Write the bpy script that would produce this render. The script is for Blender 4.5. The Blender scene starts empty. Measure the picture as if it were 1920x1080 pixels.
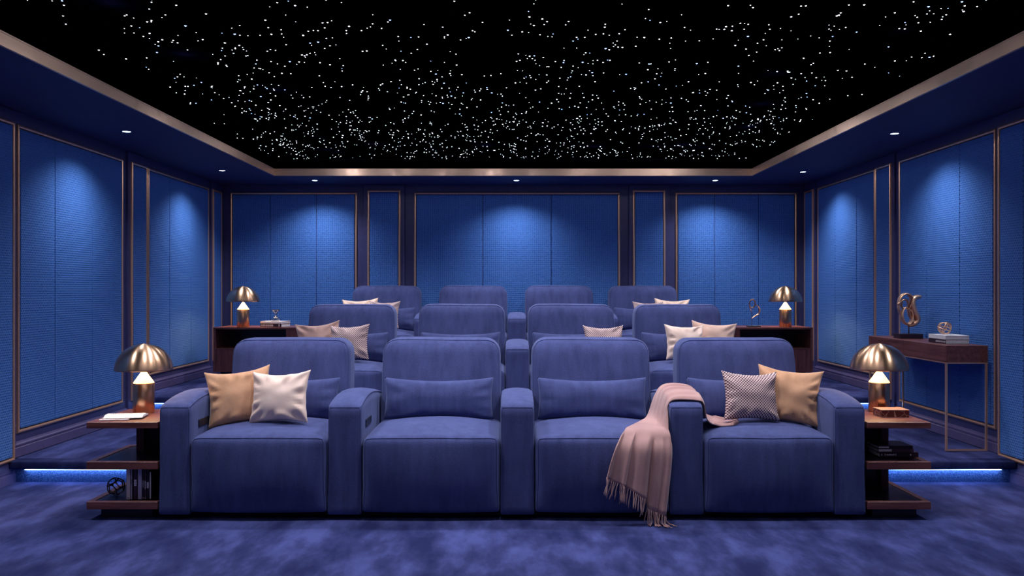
import bpy, math, random
from mathutils import Vector, Matrix, noise
sc = bpy.context.scene
COL = sc.collection
PI = math.pi
sin, cos = math.sin, math.cos
random.seed(7)

# ------------------------------------------------------------------ camera, world, exposure
cam_d = bpy.data.cameras.new('camera'); cam = bpy.data.objects.new('camera', cam_d); COL.objects.link(cam)
EYE = 1.23; FPX = 1584.0; VX = 962.0; VY = 543.0
cam.location = (0, 0, EYE); cam.rotation_euler = (PI/2, 0, 0)
cam_d.sensor_width = 36; cam_d.lens = FPX/1920*36
cam_d.shift_x = -(VX-960)/1920; cam_d.shift_y = (VY-540)/1920
cam_d.clip_start = 0.05
sc.camera = cam
w = bpy.data.worlds.new('world'); sc.world = w; w.use_nodes = True
bg = w.node_tree.nodes['Background']; bg.inputs[0].default_value = (0.34, 0.34, 0.70, 1); bg.inputs[1].default_value = 0.08
sc.view_settings.view_transform = 'Standard'; sc.view_settings.look = 'None'
sc.view_settings.gamma = 1; sc.view_settings.use_curve_mapping = False
sc.view_settings.exposure = 0.0
try:
    sc.cycles.use_denoising = True; sc.cycles.sample_clamp_indirect = 4; sc.cycles.caustics_reflective = False; sc.cycles.caustics_refractive = False
except Exception: pass

def area(name, loc, rot, sx, sy, power, color):
    l = bpy.data.lights.new(name, 'AREA'); l.shape = 'RECTANGLE'; l.size = sx; l.size_y = sy; l.energy = power; l.color = color
    o = bpy.data.objects.new(name, l); o.location = loc; o.rotation_euler = rot; COL.objects.link(o); return o
# added fill lamps out of view: one behind the camera, one overhead in front
area('front_fill', (0, -1.2, 1.45), (PI/2, 0, 0), 3.6, 1.8, 5.5, (0.62, 0.62, 1.0))
area('overhead_fill', (0, 2.0, 2.36), (math.radians(12), 0, 0), 3.6, 1.2, 14, (0.88, 0.88, 1.0))
# added fill spots, star-sized, set among the stars to brighten seats from above
for gx in (-1.6, -0.8, 0.02, 0.8, 1.6):
    for gy in (4.15, 5.2, 6.6, 7.9):
        l = bpy.data.lights.new('seat_fill_spot', 'SPOT'); l.energy = 50; l.color = (0.92, 0.92, 1.0); l.spot_size = math.radians(112); l.spot_blend = 0.8; l.shadow_soft_size = 0.004
        o = bpy.data.objects.new('seat_fill_spot', l); o.location = (gx+0.11*math.sin(gy*7), gy+0.1*math.cos(gx*9), 2.532); COL.objects.link(o)

for k in range(22):  # added dim fill points under the ceiling to brighten the bronze band
    if k < 14: lx = (-1 if k % 2 else 1)*(1.75+0.22*math.sin(k*5.1)); ly = 2.6+0.42*k
    else: lx = -1.75+0.5*(k-14); ly = 7.75+0.2*math.sin(k*3.3)
    l = bpy.data.lights.new('band_fill_point', 'POINT'); l.energy = 1.1+0.7*math.sin(k*2.7); l.color = (0.95, 0.92, 1.0); l.shadow_soft_size = 0.004
    o = bpy.data.objects.new('band_fill_point', l); o.location = (lx, ly, 2.49); COL.objects.link(o)

# ------------------------------------------------------------------ materials
def nm(name):
    m = bpy.data.materials.new(name); m.use_nodes = True
    nt = m.node_tree; b = nt.nodes['Principled BSDF']; return m, nt, b
def N(nt, t, **kw):
    n = nt.nodes.new(t)
    for k, v in kw.items():
        if k.startswith('i_'): n.inputs[k[2:]].default_value = v
        else: setattr(n, k, v)
    return n
def M(nt, op, a, b=None, c=None):
    n = nt.nodes.new('ShaderNodeMath'); n.operation = op
    for i, v in enumerate((a, b, c)):
        if v is None: continue
        if isinstance(v, (int, float)): n.inputs[i].default_value = v
        else: nt.links.new(v, n.inputs[i])
    return n.outputs[0]
def ramp(nt, fac, stops):
    r = nt.nodes.new('ShaderNodeValToRGB'); e = r.color_ramp.elements
    e[0].position = stops[0][0]; e[0].color = (*stops[0][1], 1)
    e[1].position = stops[-1][0]; e[1].color = (*stops[-1][1], 1)
    for p, c in stops[1:-1]:
        q = e.new(p); q.color = (*c, 1)
    nt.links.new(fac, r.inputs[0]); return r.outputs[0]
def coords(nt, scale=(1, 1, 1), rz=0.0):
    tc = N(nt, 'ShaderNodeTexCoord'); mp = N(nt, 'ShaderNodeMapping'); mp.inputs['Scale'].default_value = scale; mp.inputs['Rotation'].default_value = (0, 0, rz)
    nt.links.new(tc.outputs['Object'], mp.inputs[0]); return mp.outputs[0]
def noi(nt, vec, scale, detail=3, rough=0.5):
    n = N(nt, 'ShaderNodeTexNoise'); n.inputs['Scale'].default_value = scale; n.inputs['Detail'].default_value = detail
    n.inputs['Roughness'].default_value = rough; nt.links.new(vec, n.inputs['Vector']); return n.outputs['Fac']
def bump(nt, b, h, strength, dist):
    n = N(nt, 'ShaderNodeBump'); n.inputs['Strength'].default_value = strength; n.inputs['Distance'].default_value = dist
    nt.links.new(h, n.inputs['Height']); nt.links.new(n.outputs[0], b.inputs['Normal'])
def plain(name, col, rough=0.6, metal=0.0, **kw):
    m, nt, b = nm(name)
    v = noi(nt, coords(nt), 25, 2)
    c = ramp(nt, v, [(0.3, tuple(x*0.9 for x in col)), (0.7, tuple(min(1, x*1.1) for x in col))])
    nt.links.new(c, b.inputs['Base Color'])
    b.inputs['Roughness'].default_value = rough; b.inputs['Metallic'].default_value = metal
    for k, x in kw.items(): b.inputs[k].default_value = x
    return m
def emis(name, col, s):
    m, nt, b = nm(name); b.inputs['Base Color'].default_value = (*col, 1)
    b.inputs['Emission Color'].default_value = (*col, 1); b.inputs['Emission Strength'].default_value = s; return m

def mk_weave(name, stag, dark, light, pu, pv):
    m, nt, b = nm(name)
    tc = N(nt, 'ShaderNodeTexCoord'); sp = N(nt, 'ShaderNodeSeparateXYZ'); nt.links.new(tc.outputs['Object'], sp.inputs[0])
    u = M(nt, 'DIVIDE', M(nt, 'ADD', sp.outputs[0], sp.outputs[1]), pu); v = M(nt, 'DIVIDE', M(nt, 'ADD', sp.outputs[2], 5), pv)
    row = M(nt, 'FLOOR', v)
    u = M(nt, 'ADD', M(nt, 'ADD', u, 900), M(nt, 'MULTIPLY', M(nt, 'MODULO', row, 2.0), stag))
    fu = M(nt, 'SUBTRACT', M(nt, 'FRACT', u), 0.5); fv = M(nt, 'SUBTRACT', M(nt, 'FRACT', v), 0.5)
    d = M(nt, 'SQRT', M(nt, 'ADD', M(nt, 'MULTIPLY', fu, fu), M(nt, 'MULTIPLY', M(nt, 'MULTIPLY', fv, fv), 1.6)))
    d = M(nt, 'ADD', d, M(nt, 'MULTIPLY', M(nt, 'SUBTRACT', noi(nt, tc.outputs['Object'], 60, 2), 0.5), 0.35))
    h = M(nt, 'MINIMUM', M(nt, 'MULTIPLY', d, 2.4), 1.0)
    fine = noi(nt, tc.outputs['Object'], 160, 3, 0.7)
    big = noi(nt, coords(nt, (1, 1, 0.4)), 2.2, 3)
    thread = noi(nt, coords(nt, (1, 1, 3)), 75, 3, 0.7)
    band = M(nt, 'SUBTRACT', 1.0, M(nt, 'MULTIPLY', M(nt, 'MULTIPLY', fv, fv), 1.6))
    k = M(nt, 'ADD', M(nt, 'MULTIPLY', M(nt, 'MULTIPLY', h, band), 0.55), M(nt, 'ADD', M(nt, 'MULTIPLY', fine, 0.45), M(nt, 'ADD', M(nt, 'MULTIPLY', big, 0.15), M(nt, 'MULTIPLY', thread, 0.45))))
    c = ramp(nt, k, [(0.45, dark), (1.0, light)])
    nt.links.new(c, b.inputs['Base Color']); b.inputs['Roughness'].default_value = 0.9
    b.inputs['Specular IOR Level'].default_value = 0.15
    hh = M(nt, 'ADD', h, M(nt, 'MULTIPLY', fine, 0.5)); bump(nt, b, hh, 0.8, 0.004)
    return m
def mk_linen(name, base, hi, streak=1.0):
    m, nt, b = nm(name)
    c1 = noi(nt, coords(nt, (1, 1, 0.12)), 22, 4, 0.6)
    c2 = noi(nt, coords(nt), 5, 3)
    c3 = noi(nt, coords(nt, (1, 1, 1)), 260, 2, 0.8)
    k = M(nt, 'ADD', M(nt, 'MULTIPLY', c1, 0.45*streak), M(nt, 'ADD', M(nt, 'MULTIPLY', c2, 0.25), M(nt, 'MULTIPLY', c3, 0.55)))
    c = ramp(nt, k, [(0.36, base), (0.86, hi)])
    nt.links.new(c, b.inputs['Base Color']); b.inputs['Roughness'].default_value = 0.92
    b.inputs['Specular IOR Level'].default_value = 0.2
    b.inputs['Sheen Weight'].default_value = 0.25; b.inputs['Sheen Roughness'].default_value = 0.5; b.inputs['Sheen Tint'].default_value = (0.5, 0.6, 1, 1)
    bump(nt, b, M(nt, 'ADD', c3, M(nt, 'MULTIPLY', c2, 1.0)), 0.35, 0.004)
    return m
def mk_carpet(name, lo, hi, scale):
    m, nt, b = nm(name)
    a = noi(nt, coords(nt, (1.0, 0.45, 1), 0.6), scale, 5, 0.55)
    a2 = noi(nt, coords(nt, (1.5, 0.55, 1), -0.5), scale*1.5, 4, 0.6)
    f = noi(nt, coords(nt), 300, 2, 0.8)
    k = M(nt, 'ADD', M(nt, 'MULTIPLY', a, 0.7), M(nt, 'ADD', M(nt, 'MULTIPLY', a2, 0.38), M(nt, 'MULTIPLY', f, 0.14)))
    c = ramp(nt, k, [(0.49, lo), (0.60, tuple((x+y)/2*0.8 for x, y in zip(lo, hi))), (0.74, hi)])
    nt.links.new(c, b.inputs['Base Color']); b.inputs['Roughness'].default_value = 1.0; b.inputs['Specular IOR Level'].default_value = 0.05
    bump(nt, b, M(nt, 'ADD', f, M(nt, 'MULTIPLY', a, 2.0)), 0.5, 0.006)
    return m
def mk_wood(name, lo, hi, axis=0, rough=0.35):
    m, nt, b = nm(name)
    s = [14, 14, 14]; s[axis] = 0.9
    g = noi(nt, coords(nt, tuple(s)), 3.2, 6, 0.6)
    g2 = noi(nt, coords(nt, tuple(x*3 for x in s)), 6, 3, 0.6)
    k = M(nt, 'ADD', M(nt, 'MULTIPLY', g, 0.75), M(nt, 'MULTIPLY', g2, 0.3))
    c = ramp(nt, k, [(0.36, lo), (0.52, tuple((x+y)/2 for x, y in zip(lo, hi))), (0.7, hi)])
    nt.links.new(c, b.inputs['Base Color']); b.inputs['Roughness'].default_value = rough
    return m
def mk_metal(name, col, rough, brushed=0.1, axis=None, met=1.0):
    m, nt, b = nm(name)
    s = [6, 6, 6]
    if axis is not None: s = [60, 60, 60]; s[axis] = 1.5
    n = noi(nt, coords(nt, tuple(s)), 2.0, 3)
    b.inputs['Base Color'].default_value = (*col, 1); b.inputs['Metallic'].default_value = met
    r = M(nt, 'ADD', M(nt, 'MULTIPLY', n, brushed), rough - brushed/2); nt.links.new(r, b.inputs['Roughness'])
    return m
def mk_check(name):
    m, nt, b = nm(name)
    tc = N(nt, 'ShaderNodeTexCoord'); sp = N(nt, 'ShaderNodeSeparateXYZ'); nt.links.new(tc.outputs['Object'], sp.inputs[0])
    k = 2*PI/0.0112/math.sqrt(2)
    u = M(nt, 'MULTIPLY', M(nt, 'ADD', sp.outputs[0], sp.outputs[2]), k); v = M(nt, 'MULTIPLY', M(nt, 'SUBTRACT', sp.outputs[0], sp.outputs[2]), k)
    s = M(nt, 'ADD', M(nt, 'COSINE', u), M(nt, 'COSINE', v))
    c = ramp(nt, M(nt, 'ADD', M(nt, 'MULTIPLY', s, 0.25), 0.5), [(0.40, (0.82, 0.62, 0.60)), (0.62, (0.05, 0.008, 0.03))])
    nt.links.new(c, b.inputs['Base Color']); b.inputs['Roughness'].default_value = 0.85; bump(nt, b, s, 0.1, 0.002)
    return m
def mk_cloth(name, lo, hi, sheen=0.4):
    m, nt, b = nm(name)
    a = noi(nt, coords(nt), 7, 3); f = noi(nt, coords(nt), 250, 2, 0.8)
    k = M(nt, 'ADD', M(nt, 'MULTIPLY', a, 0.7), M(nt, 'MULTIPLY', f, 0.3))
    nt.links.new(ramp(nt, k, [(0.35, lo), (0.65, hi)]), b.inputs['Base Color'])
    b.inputs['Roughness'].default_value = 0.75; b.inputs['Specular IOR Level'].default_value = 0.25
    b.inputs['Sheen Weight'].default_value = sheen; b.inputs['Sheen Roughness'].default_value = 0.4
    bump(nt, b, M(nt, 'ADD', M(nt, 'MULTIPLY', a, 2.5), M(nt, 'MULTIPLY', f, 0.3)), 0.3, 0.006)
    return m

m_weave = mk_weave('woven_blue_side', 0.5, (0.004, 0.018, 0.115), (0.075, 0.200, 0.57), 0.0195, 0.0160)
m_weaveb = mk_weave('woven_blue_back', 0.0, (0.004, 0.018, 0.115), (0.078, 0.200, 0.58), 0.0215, 0.0215)
m_wall = plain('painted_wall_navy', (0.045, 0.045, 0.155), 0.5)
m_base = plain('baseboard_paint', (0.085, 0.070, 0.185), 0.4)
m_soffit = plain('soffit_navy', (0.018, 0.026, 0.11), 0.7)
m_star = plain('star_ceiling_black', (0.0001, 0.0001, 0.0006), 1.0, **{'Specular IOR Level': 0.0})
m_brass = mk_metal('rose_bronze', (0.86, 0.50, 0.33), 0.34, 0.1, None, 0.75)
m_band = mk_metal('bronze_band', (0.66, 0.46, 0.35), 0.38, 0.4, None, 0.7)
m_lamp = mk_metal('brushed_brass', (0.66, 0.38, 0.23), 0.28, 0.04, 2)
m_dome = mk_metal('brushed_brass_dome', (0.72, 0.44, 0.28), 0.30, 0.02)
_b = m_dome.node_tree.nodes['Principled BSDF']; _t = m_dome.node_tree.nodes.new('ShaderNodeTangent'); _t.direction_type = 'RADIAL'; _t.axis = 'Z'
m_dome.node_tree.links.new(_t.outputs[0], _b.inputs['Tangent']); _b.inputs['Anisotropic'].default_value = 0.85; _b.inputs['Anisotropic Rotation'].default_value = 0.25
m_dkbrass = mk_metal('dark_bronze', (0.20, 0.12, 0.09), 0.25, 0.1)
m_sofa = mk_linen('blue_linen', (0.021, 0.028, 0.098), (0.086, 0.105, 0.285))
m_pipe = mk_linen('blue_piping', (0.021, 0.028, 0.098), (0.086, 0.105, 0.285))
m_black = plain('black_plastic', (0.008, 0.008, 0.02), 0.4)
m_floor = mk_carpet('floor_carpet', (0.021, 0.026, 0.098), (0.074, 0.088, 0.27), 4.4)
m_plat = mk_carpet('step_carpet', (0.020, 0.028, 0.16), (0.055, 0.070, 0.34), 2.2)
m_riser = mk_carpet('riser_carpet', (0.03, 0.06, 0.22), (0.11, 0.18, 0.44), 130)
m_wood = mk_wood('walnut', (0.060, 0.016, 0.018), (0.21, 0.072, 0.064), 0)
m_woodz = mk_wood('walnut_upright', (0.055, 0.014, 0.018), (0.19, 0.064, 0.062), 2)
m_woody = mk_wood('walnut_long', (0.062, 0.017, 0.020), (0.22, 0.078, 0.070), 1)
m_inlay = plain('smoked_inlay', (0.012, 0.004, 0.014), 0.3)
m_tan = mk_cloth('tan_velvet', (0.58, 0.30, 0.165), (0.73, 0.40, 0.235))
m_taupe = mk_cloth('taupe_velvet', (0.34, 0.20, 0.18), (0.46, 0.29, 0.25))
m_blush = mk_cloth('blush_satin', (0.84, 0.60, 0.50), (0.93, 0.72, 0.63))
m_pink = mk_cloth('pale_pink_cloth', (0.80, 0.54, 0.43), (0.86, 0.62, 0.50))
m_sand = mk_cloth('sand_cloth', (0.66, 0.42, 0.34), (0.78, 0.52, 0.42))
m_check = mk_check('dotted_check')
m_throw = mk_cloth('mauve_wool', (0.42, 0.235, 0.225), (0.53, 0.31, 0.29), 0.4)
m_white = plain('white_paper', (0.80, 0.78, 0.84), 0.6)
m_lilac = plain('lilac_cover', (0.50, 0.44, 0.62), 0.5)
m_cream = plain('cream_cover', (0.70, 0.58, 0.62), 0.5)
m_dark = plain('dark_cover', (0.022, 0.010, 0.022), 0.35)
m_plum = plain('plum_cover', (0.06, 0.025, 0.05), 0.4)
m_print = plain('pale_print', (0.62, 0.56, 0.64), 0.6)
m_cone = emis('lit_cone', (1.0, 0.76, 0.44), 1.0)  # bulb light falling on the cone is given as its own emission
m_dome_in = plain('dome_inside_white', (0.8, 0.7, 0.5), 0.6)
m_led = emis('led_blue', (0.33, 0.60, 1.0), 17)
m_lens = emis('downlight_lens', (0.75, 0.88, 1.0), 9)
m_stars = emis('star_white', (0.90, 0.92, 1.0), 6)
m_starb = emis('star_blue', (0.30, 0.45, 1.0), 5)
m_ring = plain('downlight_ring', (0.10, 0.14, 0.35), 0.4)
mg, ntg, bgls = nm('clear_glass')
bgls.inputs['Transmission Weight'].default_value = 1.0; bgls.inputs['Roughness'].default_value = 0.02; bgls.inputs['IOR'].default_value = 1.45
m_glass = mg
m_mar, nt_, b_ = nm('red_veined_stone')
vo = N(nt_, 'ShaderNodeTexVoronoi'); vo.feature = 'DISTANCE_TO_EDGE'; vo.inputs['Scale'].default_value = 24
nt_.links.new(coords(nt_), vo.inputs['Vector'])
nt_.links.new(ramp(nt_, vo.outputs['Distance'], [(0.006, (0.40, 0.20, 0.14)), (0.03, (0.075, 0.016, 0.016))]), b_.inputs['Base Color']); b_.inputs['Roughness'].default_value = 0.25
m_boxlid = mk_wood('pale_box_lid', (0.42, 0.20, 0.13), (0.66, 0.40, 0.28), 0)

# ------------------------------------------------------------------ mesh builder
class MB:
    def __init__(s): s.v = []; s.f = []
    def add(s, vs, fs):
        k = len(s.v); s.v += [tuple(p) for p in vs]; s.f += [tuple(i+k for i in f) for f in fs]; return s
    def box(s, x0, x1, y0, y1, z0, z1, mp=None, bev=0.0):
        if x0 > x1: x0, x1 = x1, x0
        if y0 > y1: y0, y1 = y1, y0
        if bev:
            b = bev
            vs = []
            X = (x0, x0+b, x1-b, x1); Y = (y0, y0+b, y1-b, y1); Z = (z0, z0+b, z1-b, z1)
            # chamfered box: 24 verts
            idx = {}
            for cx in (0, 1):
                for cy in (0, 1):
                    for cz in (0, 1):
                        px, qx = (x0, x0+b) if cx == 0 else (x1, x1-b)
                        py, qy = (y0, y0+b) if cy == 0 else (y1, y1-b)
                        pz, qz = (z0, z0+b) if cz == 0 else (z1, z1-b)
                        for a, p in ((0, (px, qy, qz)), (1, (qx, py, qz)), (2, (qx, qy, pz))):
                            idx[(cx, cy, cz, a)] = len(vs); vs.append(p)
            I = lambda x, y, z, a: idx[(x, y, z, a)]
            fs = []
            for c in (0, 1):
                q = [I(c,0,0,0), I(c,1,0,0), I(c,1,1,0), I(c,0,1,0)]; fs.append(q if c else q[::-1])
                q = [I(0,c,0,1), I(0,c,1,1), I(1,c,1,1), I(1,c,0,1)]; fs.append(q if c else q[::-1])
                q = [I(0,0,c,2), I(1,0,c,2), I(1,1,c,2), I(0,1,c,2)]; fs.append(q if c else q[::-1])
            for a in (0, 1):
                for c in (0, 1):
                    fs.append([I(a,c,0,0), I(a,c,1,0), I(a,c,1,1), I(a,c,0,1)])
                    fs.append([I(a,0,c,0), I(a,1,c,0), I(a,1,c,2), I(a,0,c,2)])
                    fs.append([I(0,a,c,1), I(1,a,c,1), I(1,a,c,2), I(0,a,c,2)])
            for cx in (0, 1):
                for cy in (0, 1):
                    for cz in (0, 1): fs.append([I(cx,cy,cz,0), I(cx,cy,cz,1), I(cx,cy,cz,2)])
            # orient outward
            c0 = Vector(((x0+x1)/2, (y0+y1)/2, (z0+z1)/2)); out = []
            for f in fs:
                p = [Vector(vs[i]) for i in f]; n = (p[1]-p[0]).cross(p[2]-p[0]); ce = sum(p, Vector())/len(p)
                out.append(f if n.dot(ce-c0) > 0 else f[::-1])
            fs = out
        else:
            vs = [(x0,y0,z0),(x1,y0,z0),(x1,y1,z0),(x0,y1,z0),(x0,y0,z1),(x1,y0,z1),(x1,y1,z1),(x0,y1,z1)]
            fs = [(3,2,1,0),(4,5,6,7),(0,1,5,4),(1,2,6,5),(2,3,7,6),(3,0,4,7)]
        if mp: vs = [mp(*p) for p in vs]
        return s.add(vs, fs)
    def tube(s, path, r, n=8, closed=False, flat=1.0, up=None):
        P = [Vector(p) for p in path]; L = len(P); rings = []
        rr = r if isinstance(r, (list, tuple)) else [r]*L
        prev = None
        for i in range(L):
            if closed: t = P[(i+1) % L]-P[i-1]
            else: t = P[min(i+1, L-1)]-P[max(i-1, 0)]
            t.normalize()
            if up is not None: a = Vector(up)-Vector(up).dot(t)*t
            elif prev is None:
                a = t.orthogonal()
            else: a = prev-prev.dot(t)*t
            if a.length < 1e-6: a = t.orthogonal()
            a.normalize(); prev = a; b = t.cross(a)
            rings.append([P[i]+a*cos(2*PI*k/n)*rr[i]*flat+b*sin(2*PI*k/n)*rr[i] for k in range(n)])
        vs = [p for R in rings for p in R]; fs = []
        for i in range(L if closed else L-1):
            j = (i+1) % L
            for k in range(n): fs.append((i*n+k, i*n+(k+1) % n, j*n+(k+1) % n, j*n+k))
        if not closed: fs.append(tuple(range(n))[::-1]); fs.append(tuple((L-1)*n+k for k in range(n)))
        return s.add(vs, fs)
    def lathe(s, prof, n=48, c=(0, 0, 0)):
        vs = [(c[0]+r*cos(2*PI*k/n), c[1]+r*sin(2*PI*k/n), c[2]+z) for r, z in prof for k in range(n)]
        fs = [(i*n+k, i*n+(k+1) % n, (i+1)*n+(k+1) % n, (i+1)*n+k) for i in range(len(prof)-1) for k in range(n)]
        return s.add(vs, fs)
    def cubegrid(s, fn, n=(10, 10, 10)):
        # closed grid cube surface, shared verts
        idx = {}; vs = []; nx, ny, nz = n
        def V(i, j, k):
            if (i, j, k) not in idx:
                idx[(i, j, k)] = len(vs); vs.append(fn(2*i/nx-1, 2*j/ny-1, 2*k/nz-1))
            return idx[(i, j, k)]
        fs = []
        for i in range(nx):
            for j in range(ny):
                fs.append((V(i,j,0), V(i,j+1,0), V(i+1,j+1,0), V(i+1,j,0))); fs.append((V(i,j,nz), V(i+1,j,nz), V(i+1,j+1,nz), V(i,j+1,nz)))
        for i in range(nx):
            for k in range(nz):
                fs.append((V(i,0,k), V(i+1,0,k), V(i+1,0,k+1), V(i,0,k+1))); fs.append((V(i,ny,k), V(i,ny,k+1), V(i+1,ny,k+1), V(i+1,ny,k)))
        for j in range(ny):
            for k in range(nz):
                fs.append((V(0,j,k), V(0,j,k+1), V(0,j+1,k+1), V(0,j+1,k))); fs.append((V(nx,j,k), V(nx,j+1,k), V(nx,j+1,k+1), V(nx,j,k+1)))
        return s.add(vs, fs)
    def build(s, name, mat, parent=None, smooth=False, **props):
        me = bpy.data.meshes.new(name); me.from_pydata(s.v, [], s.f); me.update()
        if smooth: me.polygons.foreach_set('use_smooth', [True]*len(me.polygons))
        me.materials.append(mat)
        o = bpy.data.objects.new(name, me); COL.objects.link(o)
        if parent: o.parent = parent
        for k, v in props.items(): o[k] = v
        return o
def empty(name, loc, rz, label, cat, group=None):
    o = bpy.data.objects.new(name, None); COL.objects.link(o); o.location = loc; o.rotation_euler = (0, 0, rz)
    o.empty_display_size = 0.1; o['label'] = label; o['category'] = cat
    if group: o['group'] = group
    return o
def copy_tree(o, parent=None):
    c = o.copy(); COL.objects.link(c)
    if parent: c.parent = parent; c.matrix_parent_inverse = o.matrix_parent_inverse.copy()
    for ch in o.children: copy_tree(ch, c)
    return c
def relabel(o, label, group=None):
    o['label'] = label
    if group: o['group'] = group
    return o
def px(x, y, D): return Vector(((x-VX)*D/FPX, D, EYE-(y-VY)*D/FPX))
def rounded(cx, cy, cz, hx, hy, hz, rx, ry, rz, bx=0, by=0, bz=0, post=None, low=1.0):
    """function of cube coordinates -> a padded rounded box with per-face bulge"""
    def fn(u, v, w_):
        ou, ov, ow = u, v, w_
        # spread samples towards the rounded rims
        e = lambda t: math.copysign(abs(t)**0.72, t)
        u, v, w_ = e(u), e(v), e(w_)
        p = [u*hx, v*hy, w_*hz]; h = (hx, hy, hz); kk = low+(1-low)*max(0, min(1, (w_+0.9)/0.6)); r = (rx*kk, ry*kk, rz*kk); q = []; d = []
        for a in range(3):
            inn = h[a]-r[a]; c = max(-inn, min(inn, p[a])); q.append(c); d.append((p[a]-c)/r[a])
        L = math.sqrt(sum(x*x for x in d))
        # normalise to the rounded shell
        p = [q[a]+(d[a]/L*r[a] if L > 0 else 0) for a in range(3)]
        P = [p[0]/hx, p[1]/hy, p[2]/hz]
        f = lambda t: max(0.0, 1-t*t)
        p[0] += bx*f(P[1])*f(P[2])*P[0]; p[1] += by*f(P[0])*f(P[2])*P[1]; p[2] += bz*f(P[0])*f(P[1])*P[2]
        X, Y, Z = cx+p[0], cy+p[1], cz+p[2]
        if post: X, Y, Z = post(X, Y, Z)
        return (X, Y, Z)
    return fn

# ------------------------------------------------------------------ room dimensions
W = 3.2; DB = 9.27; ZS = 2.377; ZT = 2.54; YF = -1.4
T1 = 0.155; T2 = 0.335; S1 = 5.32; S2 = 7.10
TX = 2.407; TY = 8.49

# floor and platforms
floor = MB().box(-W-0.1, W+0.1, YF, DB+0.1, -0.1, 0).build('floor', m_floor, kind='structure')
def platform(yf, z, z0, ye):
    body = MB()
    # body set back behind the nosing; the middle runs under the sofa row behind
    body.box(-W, W, yf+0.085, DB, z0, z-0.005)
    body.build('platform_body', m_floor, floor)
    MB().box(-W+0.001, W-0.001, yf+0.080, yf+0.086, z0, z-0.04).build('riser', m_riser, floor)
    def nose(u, v, w_):
        f = rounded(0, (yf+ye)/2, z-0.035, W-0.002, (ye-yf)/2, 0.036, 0.004, 0.03, 0.03); return f(u, v, w_)
    MB().cubegrid(nose, (4, 40, 8)).build('carpet_nosing', m_floor, floor, True)
    MB().box(-W+0.09, W-0.09, yf+0.056, yf+0.078, z-0.0726, z-0.0712).build('led_strip', m_led, floor)
platform(S1, T1, 0.0, S2+0.15); platform(S2, T2, T1, DB)

# walls with pilasters, bronze frames and padded fabric boards
left = lambda u, n, z: (-W+n, u, z)
right = lambda u, n, z: (W-n, u, z)
back = lambda u, n, z: (u, DB-n, z)
def flip(mb, do):
    if do: mb.f = [f[::-1] for f in mb.f]
    return mb
wl = MB().box(-W-0.15, -W, YF, DB+0.15, -0.1, 2.7).build('wall_left', m_wall, kind='structure')
wr = MB().box(W, W+0.15, YF, DB+0.15, -0.1, 2.7).build('wall_right', m_wall, kind='structure')
wb = MB().box(-W, W, DB, DB+0.15, -0.1, 2.7).build('wall_back', m_wall, kind='structure')
FRW = 0.022
def frame(wall, mp, u0, u1, z0, z1, n0, fl):
    mb = MB(); t = FRW; h = n0+0.016
    # mitred picture-frame: outer/inner rings with a rounded ridge
    prof = [(0, n0), (0.002, h-0.004), (t*0.5, h), (t-0.002, h-0.004), (t, n0)]
    vs = []; fs = []
    for a, n in prof: vs += [mp(u0+a, n, z0+a), mp(u1-a, n, z0+a), mp(u1-a, n, z1-a), mp(u0+a, n, z1-a)]
    for i in range(len(prof)-1):
        for k in range(4): fs.append((i*4+k, i*4+(k+1) % 4, (i+1)*4+(k+1) % 4, (i+1)*4+k))
    mb.add(vs, fs); flip(mb, fl); mb.build('bronze_frame', m_brass, wall)
def boards(wall, mp, u0, u1, z0, z1, n0, splits, mat):
    e = [u0+FRW+0.004] + list(splits) + [u1-FRW-0.004]
    for a, b in zip(e[:-1], e[1:]):
        g = 0.0022
        mb = MB().box(a+g, b-g, n0, n0+0.013, z0+FRW+0.004, z1-FRW-0.004, mp=mp, bev=0.0045)
        fix_normals(mb); mb.build('fabric_panel', mat, wall)
def fix_normals(mb):
    c0 = sum((Vector(p) for p in mb.v), Vector())/len(mb.v); out = []
    for f in mb.f:
        p = [Vector(mb.v[i]) for i in f]; n = (p[1]-p[0]).cross(p[2]-p[0]); ce = sum(p, Vector())/len(p)
        out.append(f if n.dot(ce-c0) > 0 else f[::-1])
    mb.f = out; return mb
def pilaster(wall, mp, u0, u1, z0, n):
    fix_normals(MB().box(u0, u1, -0.01, n, z0, ZS-0.002, mp=mp, bev=0.003)).build('pilaster', m_wall, wall)
PZ = 2.296
for wall, mp, L, fl in ((wl, left, 0, False), (wr, right, 1, True)):
    a1 = 5.38 if not L else 5.53
    b0, b1 = (5.44, 6.91) if not L else (5.585, 6.985)
    c0, c1 = (7.03, 7.33) if not L else (7.10, 7.40)
    d0, d1 = (7.385, 8.86) if not L else (7.445, 8.85)
    pilaster(wall, mp, a1-0.34, a1+0.03, 0.05, 0.018)
    pilaster(wall, mp, c0-0.045, c1+0.027, T1+0.05, 0.018)
    pilaster(wall, mp, 8.91, 9.235, T2+0.05, 0.018)
    for u0, u1, z0, n0, sp in ((a1-1.85, a1-0.40, 0.141, 0, (a1-1.4, a1-0.9)), (a1-0.31, a1, 0.141, 0.018, ()), (b0, b1, 0.303, 0, ((5.88, 6.40) if not L else (6.03, 6.51))),
                           (c0, c1, 0.303, 0.018, ()), (d0, d1, 0.476, 0, (7.84, 8.36)), (8.945, 9.205, 0.476, 0.018, ())):
        frame(wall, mp, u0, u1, z0, PZ, n0, fl)
        boards(wall, mp, u0, u1, z0, PZ, n0, sp, m_weave)
s_ = FPX/9.25
bx_ = lambda x: (x-VX)/s_
pilaster(wb, back, bx_(682), bx_(759), T2+0.05, 0.04); pilaster(wb, back, bx_(1179), bx_(1256), T2+0.05, 0.04)
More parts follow.
